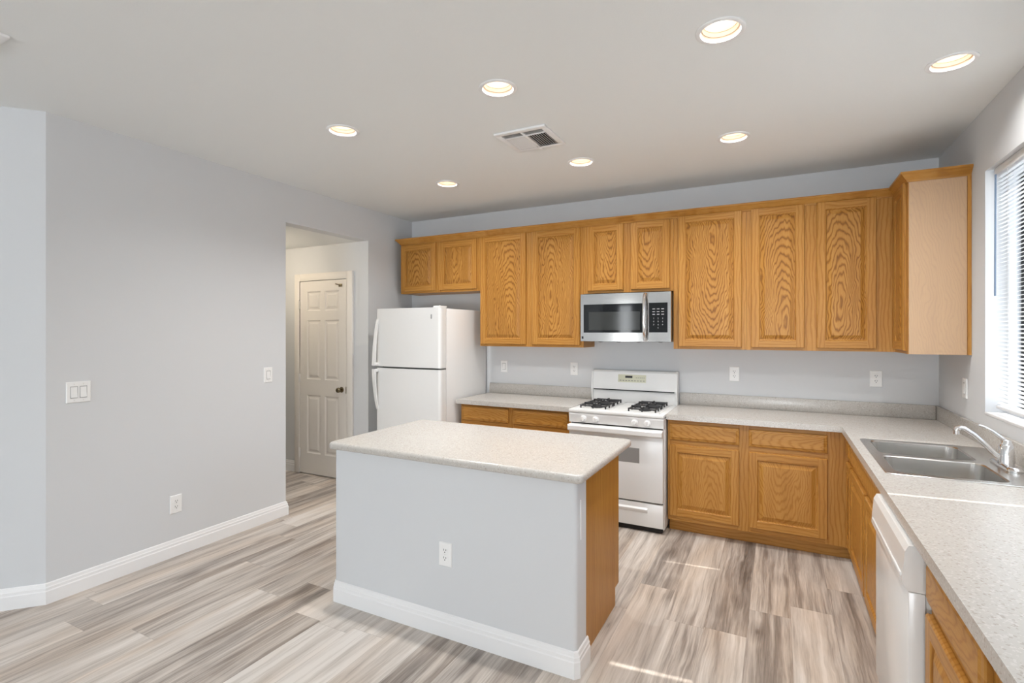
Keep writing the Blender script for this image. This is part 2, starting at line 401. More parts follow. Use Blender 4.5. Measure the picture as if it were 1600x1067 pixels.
baseboard('baseboard_left', [(ax, ay), (XL, YC0), (XL, OY0), (XL - WT, OY0)][::-1])
baseboard('baseboard_hall', [(-4.742, OY1), (HX, OY1)])
baseboard('baseboard_hall_right', [(XL, OY1), (-3.895, OY1)])

# ------------------------------------------------------------------ hall door: six panels, casing, hinges, knob
DX0, DX1, DH = -4.655, -3.972, 2.10
dw, dh = (DX1 - DX0), DH - 0.02
leaf = MB(); cw = 0.205
xs = [0, 0.105, 0.105 + cw, dw - 0.105 - cw, dw - 0.105, dw]
zs = [0, 0.22, 0.85, 1.02, 1.66, 1.76, 1.97, dh]
for i in range(5):
    for j in range(7):
        x0, x1, z0, z1 = xs[i], xs[i + 1], zs[j], zs[j + 1]
        if i in (1, 3) and j in (1, 3, 5):
            hw, hh = (x1 - x0) / 2, (z1 - z0) / 2
            leaf.rings([(hw, hh, 0), (hw - 0.012, hh - 0.012, 0.010), (hw - 0.024, hh - 0.024, 0.010), (hw - 0.044, hh - 0.044, 0.002)], (x0 + x1) / 2, (z0 + z1) / 2)
        else:
            leaf.add([(x0, 0, z0), (x1, 0, z0), (x1, 0, z1), (x0, 0, z1)], [(0, 1, 2, 3)])
leaf.add([(0, 0, 0), (dw, 0, 0), (dw, 0, dh), (0, 0, dh), (0, 0.02, 0), (dw, 0.02, 0), (dw, 0.02, dh), (0, 0.02, dh)],
         [(0, 1, 5, 4), (1, 2, 6, 5), (2, 3, 7, 6), (3, 0, 4, 7), (4, 5, 6, 7)])
door = struct(leaf.build('door_1', M['door'], loc=(DX0, OY1 - 0.022, 0.012), fix=False))
fr = MB(); cz = 0.078
for x0, x1 in ((-cz - 0.006, -0.006), (dw + 0.006, dw + cz + 0.006)):
    fr.box(x0, x1, 0.006 - 0.012, 0.021, -0.011, dh + 0.006 + cz, 0, 0.004)
fr.box(-0.006, dw + 0.006, 0.006 - 0.012, 0.021, dh + 0.006, dh + 0.006 + cz, 0, 0.004)
fr.build('door_frame', M['door'], door)
for z in (0.22, 1.03, 1.83):
    MB().box(-0.012, 0.006, -0.012, 0.004, z - 0.045, z + 0.045, 0, 0.003).tube([(-0.004, -0.012, z - 0.05), (-0.004, -0.012, z + 0.05)], 0.007, 10).build('hinge', M['whitew'], door)
k = MB(); kx, kz = dw - 0.065, 0.93
k.lathe([(0.0, -0.008), (0.026, -0.008), (0.030, -0.003), (0.030, 0)], (kx, 0, kz), 'y', 24)
k.lathe([(0.0, -0.068), (0.018, -0.066), (0.027, -0.055), (0.027, -0.042), (0.014, -0.030), (0.010, -0.006)], (kx, 0, kz), 'y', 24)
k.build('door_knob', M['bronze'], door)
MB().box(dw - 0.003, dw + 0.006, -0.006, 0.01, kz - 0.035, kz + 0.035, 0, 0.001).build('strike_plate', M['bronze'], door)
MB().box(dw - 0.10, dw - 0.055, -0.010, 0, dh - 0.075, dh - 0.045, 0, 0.003).tube([(dw - 0.06, -0.012, dh - 0.06), (dw - 0.13, -0.022, dh - 0.045)], 0.006, 8).build('hook_latch', M['bronze'], door)

# ------------------------------------------------------------------ kitchen window, blinds
WX = XR + 0.095
f = MB()
for y0, y1, z0, z1 in ((WY0, WY1, WZ0, WZ0 + 0.04), (WY0, WY1, WZ1 - 0.04, WZ1), (WY0, WY0 + 0.04, WZ0, WZ1), (WY1 - 0.014, WY1, WZ0, WZ1), (2.40, 2.435, WZ0, WZ1)):
    f.box(WX, WX + 0.06, y0, y1, z0, z1, 0, 0.004)
win = struct(f.build('window_1', M['vinyl']))
for y0, y1 in ((WY0 + 0.03, 2.41), (2.425, WY1 - 0.01)):
    MB().box(WX + 0.025, WX + 0.03, y0, y1, WZ0 + 0.03, WZ1 - 0.03).build('pane', M['glass'], win)
MB().box(XR - 0.004, WX, WY0 - 0.0, WY1, WZ0 - 0.002, WZ0 + 0.014, 0, 0.005).build('window_sill', M['trim'], win)

def blind(label, y0, y1):
    b = thing('window_blind', label, 'window blind', (XR + 0.048, (y0 + y1) / 2, WZ0 + 0.014), 0, 'white window blinds'); hw = (y1 - y0) / 2
    ht = WZ1 - WZ0 - 0.014
    MB().box(-0.02, 0.02, -hw, hw, ht - 0.042, ht - 0.001, 0, 0.003).build('headrail', M['blind'], b)
    MB().box(-0.013, 0.013, -hw, hw, 0.026, 0.042, 0, 0.004).build('bottom_rail', M['blind'], b)
    s = MB(); z = 0.056; tilt = math.radians(13)
    while z < ht - 0.05:
        prof = []
        for q in (-1, -0.5, 0, 0.5, 1):
            u = q * 0.0125; hgt = 0.0022 * (1 - q * q)
            prof.append((u * math.cos(tilt) - hgt * math.sin(tilt), u * math.sin(tilt) + hgt * math.cos(tilt) + z))
        pts = [(p[0], p[1]) for p in prof] + [(p[0], p[1] - 0.0006) for p in prof[::-1]]
        n = len(pts)
        s.add([(p[0], -hw + 0.003, p[1]) for p in pts] + [(p[0], hw - 0.003, p[1]) for p in pts], [(i, (i + 1) % n, n + (i + 1) % n, n + i) for i in range(n)], 0, True)
        z += 0.0212
    s.build('slats', M['blind'], b, fix=False)
    for q in (-0.72, 0.0, 0.72):
        c = MB()
        for u in (-0.0135, 0.0135): c.box(u - 0.0006, u + 0.0006, q * hw - 0.0012, q * hw + 0.0012, 0.01, ht - 0.03)
        c.build('ladder_cord', M['blind'], b)
    MB().tube([(-0.024, hw - 0.035, ht - 0.04), (-0.026, hw - 0.035, ht - 0.70)], 0.0045, 8).build('tilt_wand', M['wand'], b)
    return b
blind('white slatted window blind nearer the wall cabinet, at the far end of the window', 2.532, WY1 - 0.034)
blind('white slatted window blind at the near end of the window, past the photo edge', WY0 + 0.006, 2.516)

# openings behind the camera: narrow window, plus patio door and dining window added for light
def glazed(name, x0, x1, z0, z1, mull):
    f = MB(); a, b = YR - 0.09, YR - 0.04
    for u0, u1, v0, v1 in [(x0, x1, z0, z0 + 0.06), (x0, x1, z1 - 0.06, z1), (x0, x0 + 0.06, z0, z1), (x1 - 0.06, x1, z0, z1)] + [(m - 0.04, m + 0.04, z0, z1) for m in mull]:
        f.box(u0, u1, a, b, v0, v1, 0, 0.004)
    o = struct(f.build(name, M['vinyl'])); MB().box(x0 + 0.05, x1 - 0.05, a + 0.02, a + 0.026, z0 + 0.05, z1 - 0.05).build('pane', M['glass'], o)
glazed('added_patio_door', PX0, PX1, 0.0, PZ1, [(PX0 + PX1) / 2]); glazed('window_2', NX0, NX1, NZ0, NZ1, [])
f = MB()
for y0, y1, z0, z1 in ((DY0, DY1, DZ0, DZ0 + 0.05), (DY0, DY1, DZ1 - 0.05, DZ1), (DY0, DY0 + 0.05, DZ0, DZ1), (DY1 - 0.05, DY1, DZ0, DZ1)):
    f.box(WX, WX + 0.03, y0, y1, z0, z1)
o = struct(f.build('added_dining_window', M['vinyl'])); MB().box(WX + 0.01, WX + 0.015, DY0 + 0.04, DY1 - 0.04, DZ0 + 0.04, DZ1 - 0.04).build('pane', M['glass'], o)

# ------------------------------------------------------------------ cabinets
OAKS = [M['oakv'], M['oakh'], M['oakp'], M['oakhp']]
OAKB = [M['oakv'], M['oakh'], M['oaksp'], M['oakshp']]      # the base units have quieter grain
def panel_door(parent, name, x0, x1, z0, z1, yf, stile=0.055, slab=False, OAKS=OAKS):
    """raised-panel door or drawer front; its back lies on the face frame at y = yf (front towards -y)"""
    cx, cz, hw, hh = (x0 + x1) / 2, (z0 + z1) / 2, (x1 - x0) / 2, (z1 - z0) / 2
    d = MB(); T = 0.019
    d.add([(-hw, 0, -hh), (hw, 0, -hh), (hw, 0, hh), (-hw, 0, hh)], [(3, 2, 1, 0)], 0)
    if slab:                                            # drawer front: one board with a wide shaped border
        d.rings([(hw, hh, 0), (hw, hh, -T + 0.008), (hw - 0.004, hh - 0.004, -T + 0.004), (hw - 0.016, hh - 0.016, -T + 0.002), (hw - 0.022, hh - 0.022, -T - 0.002)], mi=3)
        return d.build(name, OAKS, parent, (cx, yf, cz))
    e = 0.004
    d.rings([(hw, hh, 0), (hw, hh, -T + 0.006), (hw - e, hh - e, -T)], mi=0, cap=False)
    a, b = hw - stile, hh - stile
    for sx in (-1, 1):
        xs_ = sorted((sx * (hw - e), sx * a)); d.add([(xs_[0], -T, -hh + e), (xs_[1], -T, -hh + e), (xs_[1], -T, hh - e), (xs_[0], -T, hh - e)], [(0, 1, 2, 3)], 0)
    for sz in (-1, 1):
        zs_ = sorted((sz * (hh - e), sz * b)); d.add([(-a, -T, zs_[0]), (a, -T, zs_[0]), (a, -T, zs_[1]), (-a, -T, zs_[1])], [(0, 1, 2, 3)], 1)
    d.rings([(a, b, -T), (a - 0.004, b - 0.004, -T + 0.003), (a - 0.008, b - 0.008, -T + 0.011), (a - 0.008, b - 0.008, -0.003)], mi=0, cap=False)
    dd = d.build(name, OAKS, parent, (cx, yf, cz), fix=False)
    p = MB(); a -= 0.0075; b -= 0.0075
    p.rings([(a, b, -0.002), (a, b, -0.008), (a - 0.006, b - 0.006, -0.008), (a - 0.030, b - 0.030, -T + 0.001), (a - 0.033, b - 0.033, -T + 0.0002)], mi=2)
    p.build('raised_panel', OAKS, dd, fix=False)
    return dd

def cabinet(name, label, cat, group, loc, rz, W, D, z0, z1, doors, drawers=(), toe=0.0, lid=True):
    """local frame: x along the front, front face frame at y = 0 facing -y, carcass behind it, wall at y = D"""
    c = thing(name, label, cat, loc, rz, group)
    zc = z0 + toe
    bd = MB(); th = 0.016
    bd.box(0, th, 0.018, D, zc, z1).box(W - th, W, 0.018, D, zc, z1).box(th, W - th, 0.018, D, zc, zc + th).box(th, W - th, D - 0.008, D, zc + th, z1)
    if lid: bd.box(th, W - th, 0.018, D - 0.008, z1 - th, z1)
    bd.build('carcass', M['oakv'], c, fix=False)
    opens = sorted(list(doors) + list(drawers))
    ff = MB(); xs = sorted({0.0, W} | {v for o_ in opens for v in (o_[0] + 0.012, o_[1] - 0.012)})
    zs = sorted({zc, z1} | {v for o_ in opens for v in (o_[2] + 0.012, o_[3] - 0.012)})
    for i in range(len(xs) - 1):
        for j in range(len(zs) - 1):
            mx_, mz = (xs[i] + xs[i + 1]) / 2, (zs[j] + zs[j + 1]) / 2
            if any(o_[0] + 0.012 < mx_ < o_[1] - 0.012 and o_[2] + 0.012 < mz < o_[3] - 0.012 for o_ in opens): continue
            hor = any(o_[0] + 0.012 < mx_ < o_[1] - 0.012 for o_ in opens)
            ff.box(xs[i], xs[i + 1], 0, 0.018, zs[j], zs[j + 1], 1 if hor else 0)
    ff.build('face_frame', OAKS, c, fix=False)
    if toe: MB().box(0.0, W, 0.075, 0.09, z0, zc, 1).build('toe_kick', OAKS, c)
    for d_ in doors: panel_door(c, 'door', *d_[:4], 0.0, OAKS=OAKB if toe else OAKS)
    for d_ in drawers: panel_door(c, 'drawer_front', *d_[:4], 0.0, slab=True, OAKS=OAKB)
    return c

UY, UD = 4.385, YB - 4.385
UG, BG = 'oak wall cabinets', 'oak base cabinets'
def upper(label, x0, x1, z0, z1, doors):
    return cabinet('wall_cabinet', label, 'cabinet', UG, (x0, UY, 0), 0, x1 - x0, UD, z0, z1, [(a - x0, b - x0, c, d) for a, b, c, d in doors])
TOP = 2.50
upper('short oak wall cabinet with two small doors above the white refrigerator', -3.60, -2.6115, 1.953, TOP, [(-3.590, -3.139, 1.973, 2.466), (-3.090, -2.645, 1.973, 2.466)])
upper('tall oak wall cabinet with two doors between the refrigerator and the microwave', -2.61, -1.5365, 1.405, TOP, [(-2.601, -2.105, 1.425, 2.48), (-2.040, -1.568, 1.425, 2.48)])
upper('short oak wall cabinet with two doors directly above the microwave', -1.5355, -0.7605, 1.885, TOP, [(-1.498, -1.176, 1.905, 2.478), (-1.110, -0.789, 1.905, 2.478)])
upper('tall oak wall cabinet with one wide door just right of the microwave', -0.7595, -0.2115, 1.405, TOP, [(-0.720, -0.244, 1.425, 2.488)])
upper('tall oak wall cabinet with two doors at the right corner of the back wall', -0.2105, 1.030, 1.405, TOP, [(-0.179, 0.179, 1.425, 2.49), (0.256, 0.618, 1.425, 2.49)])
# cabinet on the window wall (faces -x): local x runs towards the camera
RCX = 0.727
rc = cabinet('wall_cabinet', 'oak wall cabinet on the window wall with its end panel facing the room', 'cabinet', UG,
             (RCX, 4.383, 0), -PI / 2, 0.383, XR - RCX - 0.001, 1.405, TOP, [(0.028, 0.345, 1.425, 2.49)])
MB().box(0.383, 0.388, 0.004, XR - RCX - 0.02, 1.405, TOP, 0).build('end_panel', M['oaklit'], rc)['label'] = 'oak end panel with arched grain, window light painted in'
MB().box(0.3835, 0.396, XR - RCX - 0.019, XR - RCX - 0.001, 1.405, TOP).build('scribe_strip', M['oakv'], rc)

# crown moulding along the tops: one continuous run
CPR = [(0.0, 2.478), (0.006, 2.478), (0.010, 2.490), (0.022, 2.502), (0.034, 2.516), (0.040, 2.520), (0.044, 2.524), (0.044, 2.536), (0.0, 2.536)]
def crown(pts, mats):
    pts = [Vector(p) for p in pts]; n = len(pts); rings = []
    for i, p in enumerate(pts):
        ds = []
        if i > 0: ds.append((p - pts[i - 1]).normalized())
        if i < n - 1: ds.append((pts[i + 1] - p).normalized())
        ns = [Vector((d.y, -d.x)) for d in ds]
        if len(ns) == 1: mt = ns[0]
        else:
            b = (ns[0] + ns[1]).normalized(); mt = b / max(0.3, b.dot(ns[0]))
        rings.append([(p.x + mt.x * a, p.y + mt.y * a, z) for a, z in CPR])
    k = len(CPR); mb = MB()
    mb.add([q for r_ in rings for q in r_], [(i * k + j, i * k + (j + 1) % k, (i + 1) * k + (j + 1) % k, (i + 1) * k + j) for i in range(n - 1) for j in range(k)])
    mb.add(rings[0], [tuple(range(k))]); mb.add(rings[-1], [tuple(range(k))])
    return mb.build('crown_molding', mats)
tag(crown([(-3.602, YB - 0.002), (-3.602, UY - 0.001), (RCX - 0.001, UY - 0.001), (RCX - 0.001, 3.993), (XR - 0.002, 3.993)], M['oakh']),
    'oak crown molding stepping along the tops of the wall cabinets', 'molding')

# base cabinets
FY = 4.095; BD = YB - FY; BT = 0.874
def base(label, x0, x1, doors, drawers):
    return cabinet('base_cabinet', label, 'cabinet', BG, (x0, FY, 0), 0, x1 - x0, BD, 0, BT, [(a - x0, b - x0, c, d) for a, b, c, d in doors], [(a - x0, b - x0, c, d) for a, b, c, d in drawers], toe=0.10)
base('oak base cabinet with two drawers between the refrigerator and the range', -2.645, -1.537, [(-2.628, -2.139, 0.135, 0.69), (-2.092, -1.575, 0.135, 0.69)], [(-2.628, -2.139, 0.725, 0.855), (-2.092, -1.575, 0.725, 0.855)])
base('oak base cabinet with two drawers over two doors right of the range', -0.752, 0.520, [(-0.736, -0.246, 0.135, 0.682), (-0.183, 0.303, 0.135, 0.682)], [(-0.736, -0.246, 0.718, 0.842), (-0.183, 0.303, 0.718, 0.842)])
FX = 0.425; RD = XR - FX - 0.001
def rbase(label, ya, yb, doors, drawers, lid=True):
    """cabinet on the window side, from y = ya (far) to yb (near)"""
    loc = lambda r_: [(ya - a, ya - b, c, d) for a, b, c, d in r_]
    return cabinet('base_cabinet', label, 'cabinet', BG, (FX, ya, 0), -PI / 2, ya - yb, RD, 0, BT, loc(doors), loc(drawers), toe=0.10, lid=lid)
rbase('narrow oak base cabinet in the inside corner beside the sink', 4.093, 3.871, [(4.062, 3.888, 0.135, 0.682)], [(4.062, 3.888, 0.718, 0.842)])
rbase('oak base cabinet with two doors under the sink', 3.870, 2.632, [(3.85, 3.285, 0.135, 0.682), (3.250, 2.66, 0.135, 0.682)], [(3.85, 2.66, 0.718, 0.842)], lid=False)
rbase('oak base cabinet with drawer in the bottom right corner of the photo, beside the dishwasher', 2.012, 1.455, [(2.000, 1.50, 0.135, 0.675)], [(2.000, 1.50, 0.712, 0.845)])
rbase('oak base cabinet at the very edge of the photo, nearest end of the worktop', 1.454, 0.62, [(1.415, 0.66, 0.135, 0.675)], [(1.415, 0.66, 0.712, 0.845)])

# ------------------------------------------------------------------ worktops
def slab(cells_x, cells_y, on, z0, z1, rnd, r=0.016):
    """flat slab from grid cells; the outer edges chosen by rnd(midpoint, direction) get a rounded nose"""
    bm = bmesh.new(); V = {}
    def v(i, j, z):
        if (i, j, z) not in V: V[(i, j, z)] = bm.verts.new((cells_x[i], cells_y[j], z))
        return V[(i, j, z)]
    nx, ny = len(cells_x) - 1, len(cells_y) - 1; isn = lambda i, j: 0 <= i < nx and 0 <= j < ny and on(i, j)
    for i in range(nx):
        for j in range(ny):
            if not isn(i, j): continue
            bm.faces.new([v(i, j, z1), v(i + 1, j, z1), v(i + 1, j + 1, z1), v(i, j + 1, z1)])
            bm.faces.new([v(i, j + 1, z0), v(i + 1, j + 1, z0), v(i + 1, j, z0), v(i, j, z0)])
            for di, dj, a, b in ((0, -1, (i, j), (i + 1, j)), (1, 0, (i + 1, j), (i + 1, j + 1)), (0, 1, (i + 1, j + 1), (i, j + 1)), (-1, 0, (i, j + 1), (i, j))):
                if not isn(i + di, j + dj): bm.faces.new([v(*a, z0), v(*b, z0), v(*b, z1), v(*a, z1)])
    vert = [e for e in bm.edges if abs(e.verts[0].co.z - e.verts[1].co.z) > 1e-6 and rnd(e.verts[0].co, 'v')]
    if vert: bmesh.ops.bevel(bm, geom=vert, offset=0.03, segments=5, profile=0.5, affect='EDGES')
    es = []
    for e in bm.edges:
        if abs(e.verts[0].co.z - e.verts[1].co.z) > 1e-6 or len(e.link_faces) != 2: continue
        if e.calc_face_angle(0) < 0.5: continue
        if rnd((e.verts[0].co + e.verts[1].co) / 2, 'h'): es.append(e)
    bmesh.ops.bevel(bm, geom=es, offset=r, segments=4, profile=0.5, affect='EDGES')
    mb = MB(); mb.frombm(bm, 0, True); bm.free(); return mb
SX0, SX1, SY0, SY1 = 0.455, 0.985, 2.805, 3.625     # cut-out for the sink
CX = 0.382; CYF = 4.052
xs = [-0.757, CX, SX0, SX1, XR - 0.002]; ys = [0.6, SY0, SY1, CYF, YB - 0.002]
def on(i, j):
    if i == 0: return j == 3
    return not (i == 2 and j == 1)
def rr(p, k):
    if k == 'v': return False
    return (abs(p.x - CX) < 1e-3 and p.y < CYF) or (abs(p.y - CYF) < 1e-3 and p.x < CX) or abs(p.y - 0.6) < 1e-3
ct = tag(slab(xs, ys, on, CT - 0.04, CT, rr).build('countertop', M['counter'], fix=False), 'L-shaped pale speckled countertop around the sink and along the window wall', 'countertop')
MB().box(-0.757, XR - 0.0215, YB - 0.021, YB - 0.002, CT, CT + 0.102, 0, 0.003).build('backsplash', M['counter'], ct)
MB().box(XR - 0.021, XR - 0.002, 0.6, YB - 0.002, CT, CT + 0.102, 0, 0.003).build('backsplash', M['counter'], ct)
ct2 = tag(slab([-2.672, -1.533], [CYF, YB], lambda i, j: True, CT - 0.04, CT, lambda p, k: k == 'h' and (abs(p.y - CYF) < 1e-3 or abs(p.x + 2.672) < 1e-3)).build('countertop', M['counter'], fix=False),
          'short pale speckled countertop between the refrigerator and the range', 'countertop')
MB().box(-2.672, -1.533, YB - 0.019, YB, CT, CT + 0.102, 0, 0.003).build('backsplash', M['counter'], ct2)

# ------------------------------------------------------------------ island
IX0, IX1, IY0, IY1 = -2.292, -0.758, 2.138, 3.02
tag(slab([IX0, IX1], [IY0, IY1], lambda i, j: True, CT - 0.042, CT, lambda p, k: True, 0.017).build('countertop', M['counter'], fix=False), 'rectangular pale speckled countertop on top of the island', 'countertop')
isl = thing('kitchen_island', 'grey painted half wall of the kitchen island with white baseboard', 'kitchen island', (-1.53, 2.25, 0))
HX0, HX1, HY0, HY1 = -2.268, -0.795, 2.172, 2.318
bm = bmesh.new(); mbh = MB().box(HX0, HX1, HY0, HY1, 0, CT - 0.042)
bvs = [bm.verts.new(p) for p in mbh.v]
for f_ in mbh.f: bm.faces.new([bvs[i] for i in f_])
bmesh.ops.bevel(bm, geom=[e for e in bm.edges if abs(e.verts[0].co.z - e.verts[1].co.z) > 0.1], offset=0.02, segments=4, profile=0.5, affect='EDGES')
o = MB().frombm(bm, 0, True); bm.free()
o.v = [(x + 1.53, y - 2.25, z) for x, y, z in o.v]; o.build('half_wall', M['wall'], isl)
q = 0.012
bb = baseboard('baseboard', [(HX0, HY1), (HX0, HY0 + q), (HX0 + q, HY0), (HX1 - q, HY0), (HX1, HY0 + q), (HX1, HY1)][::-1], isl, False)
bb.location = (-(-1.53), -2.25, 0)
MB().box(HX1 - 1.53 * -1 - 0.002, HX1 + 1.53 + 0.004, -0.03, -0.024, 0.60, 0.78).build('corner_patch', M['trim'], isl)
ic = cabinet('base_cabinet', 'oak base cabinet behind the island half wall, plain end panel towards the sink', 'cabinet', BG, (-0.818, 2.925, 0), PI, 1.432, 0.605, 0, CT - 0.043,
             [(0.02, 0.45, 0.135, 0.682), (0.49, 0.94, 0.135, 0.682), (0.98, 1.41, 0.135, 0.682)], [(0.02, 0.45, 0.718, 0.842), (0.49, 0.94, 0.718, 0.842), (0.98, 1.41, 0.718, 0.842)], toe=0.10)
e = MB(); e.prism([(0.0, 0.10), (0.07, 0.10), (0.07, 0.0), (0.604, 0.0), (0.604, CT - 0.044), (0.0, CT - 0.044)], 'x', -0.004, -0.0005)
e.build('end_panel', M['oakv'], ic, fix=False)

# ------------------------------------------------------------------ refrigerator
fx0, fx1 = -3.462, -2.702
fr = thing('refrigerator', 'white top freezer refrigerator standing in the left corner', 'refrigerator', ((fx0 + fx1) / 2, 4.25, 0)); hw = (fx1 - fx0) / 2
MB().box(-hw, hw, -0.315, 0.41, 0.03, 1.762, 0, 0.008).box(-hw + 0.05, hw - 0.05, -0.28, 0.38, 0, 0.03).build('body', M['white'], fr)
MB().box(-hw + 0.006, hw - 0.006, -0.322, -0.314, 0.08, 1.755).build('door_gasket', M['grey'], fr)
def fdoor(name, z0, z1):
    poly = []; yb_, yf_ = -0.322, -0.412; r_ = 0.028
    poly += [(-hw, yb_)]
    for k in range(7):
        a = PI + k * PI / 12; poly.append((-hw + r_ + r_ * math.cos(a), yf_ + r_ + r_ * math.sin(a)))
    for k in range(7):
        a = 1.5 * PI + k * PI / 12; poly.append((hw - r_ + r_ * math.cos(a), yf_ + r_ + r_ * math.sin(a)))
    poly += [(hw, yb_)]
    m_ = MB(); m_.prism(poly, 'z', z0, z1, 0, True); return m_.build(name, M['white'], fr)
fz = fdoor('freezer_door', 1.214, 1.768); fd = fdoor('refrigerator_door', 0.075, 1.198)
MB().box(-hw + 0.01, hw - 0.01, -0.37, -0.30, 0.0, 0.07, 0, 0.004).build('kick_grille', M['white'], fr)
def fhandle(door, z0, z1):
    """slender bowed grip: springs from the door at z0, stands well off it at z1 beside the gap between the doors"""
    m_ = MB(); N = 16; P = []
    for i in range(N + 1):
        u = i / N; d = 0.052 * math.sin(u * PI / 2) ** 0.8 + 0.004
        P.append((u, z0 + (z1 - z0) * u, d))
    xs0 = -hw + 0.012
    vs = []; n = 0
    for u, z, d in P:
        wv = 0.013 + 0.006 * u; th = 0.012 + 0.006 * u
        x = xs0 + 0.012 - 0.004 * u; y = -0.412 - d
        vs += [(x - wv, y, z), (x + wv, y, z), (x + wv, y + th, z), (x - wv, y + th, z)]
    fs = [(i * 4 + k, i * 4 + (k + 1) % 4, (i + 1) * 4 + (k + 1) % 4, (i + 1) * 4 + k) for i in range(N) for k in range(4)] + [(0, 1, 2, 3), tuple(range(4 * N, 4 * N + 4))]
    m_.add(vs, fs, 0, True)
    s_ = 1 if z1 > z0 else -1
    za, zb = sorted((z1, z1 - s_ * 0.03)); m_.box(xs0 - 0.005, xs0 + 0.027, -0.412 - 0.05, -0.408, za, zb, 0, 0.004)
    m_.build('handle', M['white'], door)
fhandle(fz, 1.665, 1.222); fhandle(fd, 0.80, 1.19)
MB().box(hw - 0.10, hw - 0.025, -0.385, -0.27, 1.7685, 1.784, 0, 0.004).tube([(hw - 0.045, -0.36, 1.783), (hw - 0.045, -0.36, 1.788)], 0.008, 10).build('hinge_cover', M['plas'], fr)
MB().box(hw - 0.03, hw - 0.004, -0.395, -0.32, 1.1985, 1.2135, 0, 0.003).build('middle_hinge', M['grey'], fr)
MB().box(hw - 0.108, hw - 0.092, -0.4145, -0.411, 1.665, 1.705, 0, 0.001).box(hw - 0.104, hw - 0.096, -0.4155, -0.412, 1.675, 1.698, 0).build('badge', M['lightgrey'], fz)['label'] = 'small grey upright badge'

# ------------------------------------------------------------------ gas range
rx0, rx1 = -1.527, -0.765; rc_ = (rx0 + rx1) / 2
rg = thing('range', 'white freestanding gas range set between the countertops', 'range', (rc_, 4.35, 0)); hw = (rx1 - rx0) / 2
Y = lambda y: y - 4.35
MB().box(-hw, hw, Y(4.035), Y(4.665), 0.025, 0.884, 0, 0.004).box(-hw + 0.03, hw - 0.03, Y(4.07), Y(4.6), 0, 0.03, 0).build('body', M['white'], rg)
# cooktop with raised rim and two shallow wells
ck = MB(); ck.box(-hw - 0.003, hw + 0.003, Y(3.985), Y(4.60), 0.886, 0.912, 0, 0.008)
for sx in (-1, 1):
    x0, x1 = sorted((sx * 0.055, sx * 0.345))
    for a in ((x0, x1, Y(4.055), Y(4.065)), (x0, x1, Y(4.545), Y(4.555)), (x0, x0 + 0.01, Y(4.055), Y(4.555)), (x1 - 0.01, x1, Y(4.055), Y(4.555))): ck.box(*a, 0.910, 0.9155, 0, 0.002)
ck.build('cooktop', M['white'], rg)
for sx in (-1, 1):
    for yy in (4.175, 4.425):
        cx = sx * 0.2; g = MB(); a = 0.105; zt = 0.948
        for p, q_ in (((-a, -a), (a, -a)), ((a, -a), (a, a)), ((a, a), (-a, a)), ((-a, a), (-a, -a))):
            g.tube([(cx + p[0], Y(yy) + p[1], zt - 0.012), (cx + q_[0], Y(yy) + q_[1], zt - 0.012)], 0.0055, 8)
            g.tube([(cx + p[0], Y(yy) + p[1], 0.9125), (cx + p[0], Y(yy) + p[1], zt - 0.006)], 0.0065, 8)
        for dx, dy in ((1, 0), (-1, 0), (0, 1), (0, -1)):
            g.box(*sorted((cx + dx * a + abs(dy) * -0.005, cx + dx * 0.03 + abs(dy) * 0.005)), *sorted((Y(yy) + dy * a + abs(dx) * -0.005, Y(yy) + dy * 0.03 + abs(dx) * 0.005)), zt - 0.018, zt + 0.002, 0, 0.002)
            g.tube([(cx + dx * a, Y(yy) + dy * a, 0.9125), (cx + dx * a, Y(yy) + dy * a, zt)], 0.006, 8)
        gr = g.build('burner_grate', M['iron'], rg)
        MB().lathe([(0.0, 0.936), (0.034, 0.935), (0.038, 0.930), (0.038, 0.924), (0.0, 0.924)], (cx, Y(yy), 0), 'z', 24).lathe([(0.05, 0.9125), (0.048, 0.922), (0.03, 0.924), (0.0, 0.924)], (cx, Y(yy), 0), 'z', 24).build('burner', M['iron'], rg)
# backguard: slightly tilted face, black vent slot, tan clock panel
bg = MB(); bg.prism([(Y(4.672), 0.90), (Y(4.595), 0.90), (Y(4.590), 1.018), (Y(4.577), 1.026), (Y(4.598), 1.180), (Y(4.615), 1.194), (Y(4.672), 1.194)], 'x', -hw + 0.012, hw - 0.012)
bgo = bg.build('backguard', M['white'], rg)
for sx in (-1, 1):
    MB().prism([(Y(4.675), 0.90), (Y(4.59), 0.90), (Y(4.572), 1.02), (Y(4.592), 1.182), (Y(4.612), 1.198), (Y(4.675), 1.198)], 'x', *sorted((sx * (hw - 0.0115), sx * (hw + 0.002)))).build('end_cap', M['white'], bgo)
MB().box(-hw + 0.022, hw - 0.022, Y(4.574), Y(4.60), 1.0165, 1.0265).build('vent_slot', M['black'], bgo)
sl = math.atan2(0.021, 0.154)
cp = MB().box(-0.135, 0.115, -0.002, 0.002, -0.034, 0.034, 0, 0.001).build('clock_panel', M['tan'], rg, (0.0, Y(4.5905), 1.127), (-sl, 0, 0)); cp['label'] = 'tan clock panel with small buttons'
MB().box(-0.070, -0.005, -0.0032, -0.002, 0.004, 0.024).build('clock_display', M['black'], cp)
for k in range(5): MB().box(0.025 + k * 0.017, 0.036 + k * 0.017, -0.003, -0.002, 0.006, 0.010).build('button', M['grey'], cp)
for k in range(9): MB().box(-0.12 + k * 0.026, -0.104 + k * 0.026, -0.003, -0.002, -0.022, -0.016).build('button', M['grey'], cp)
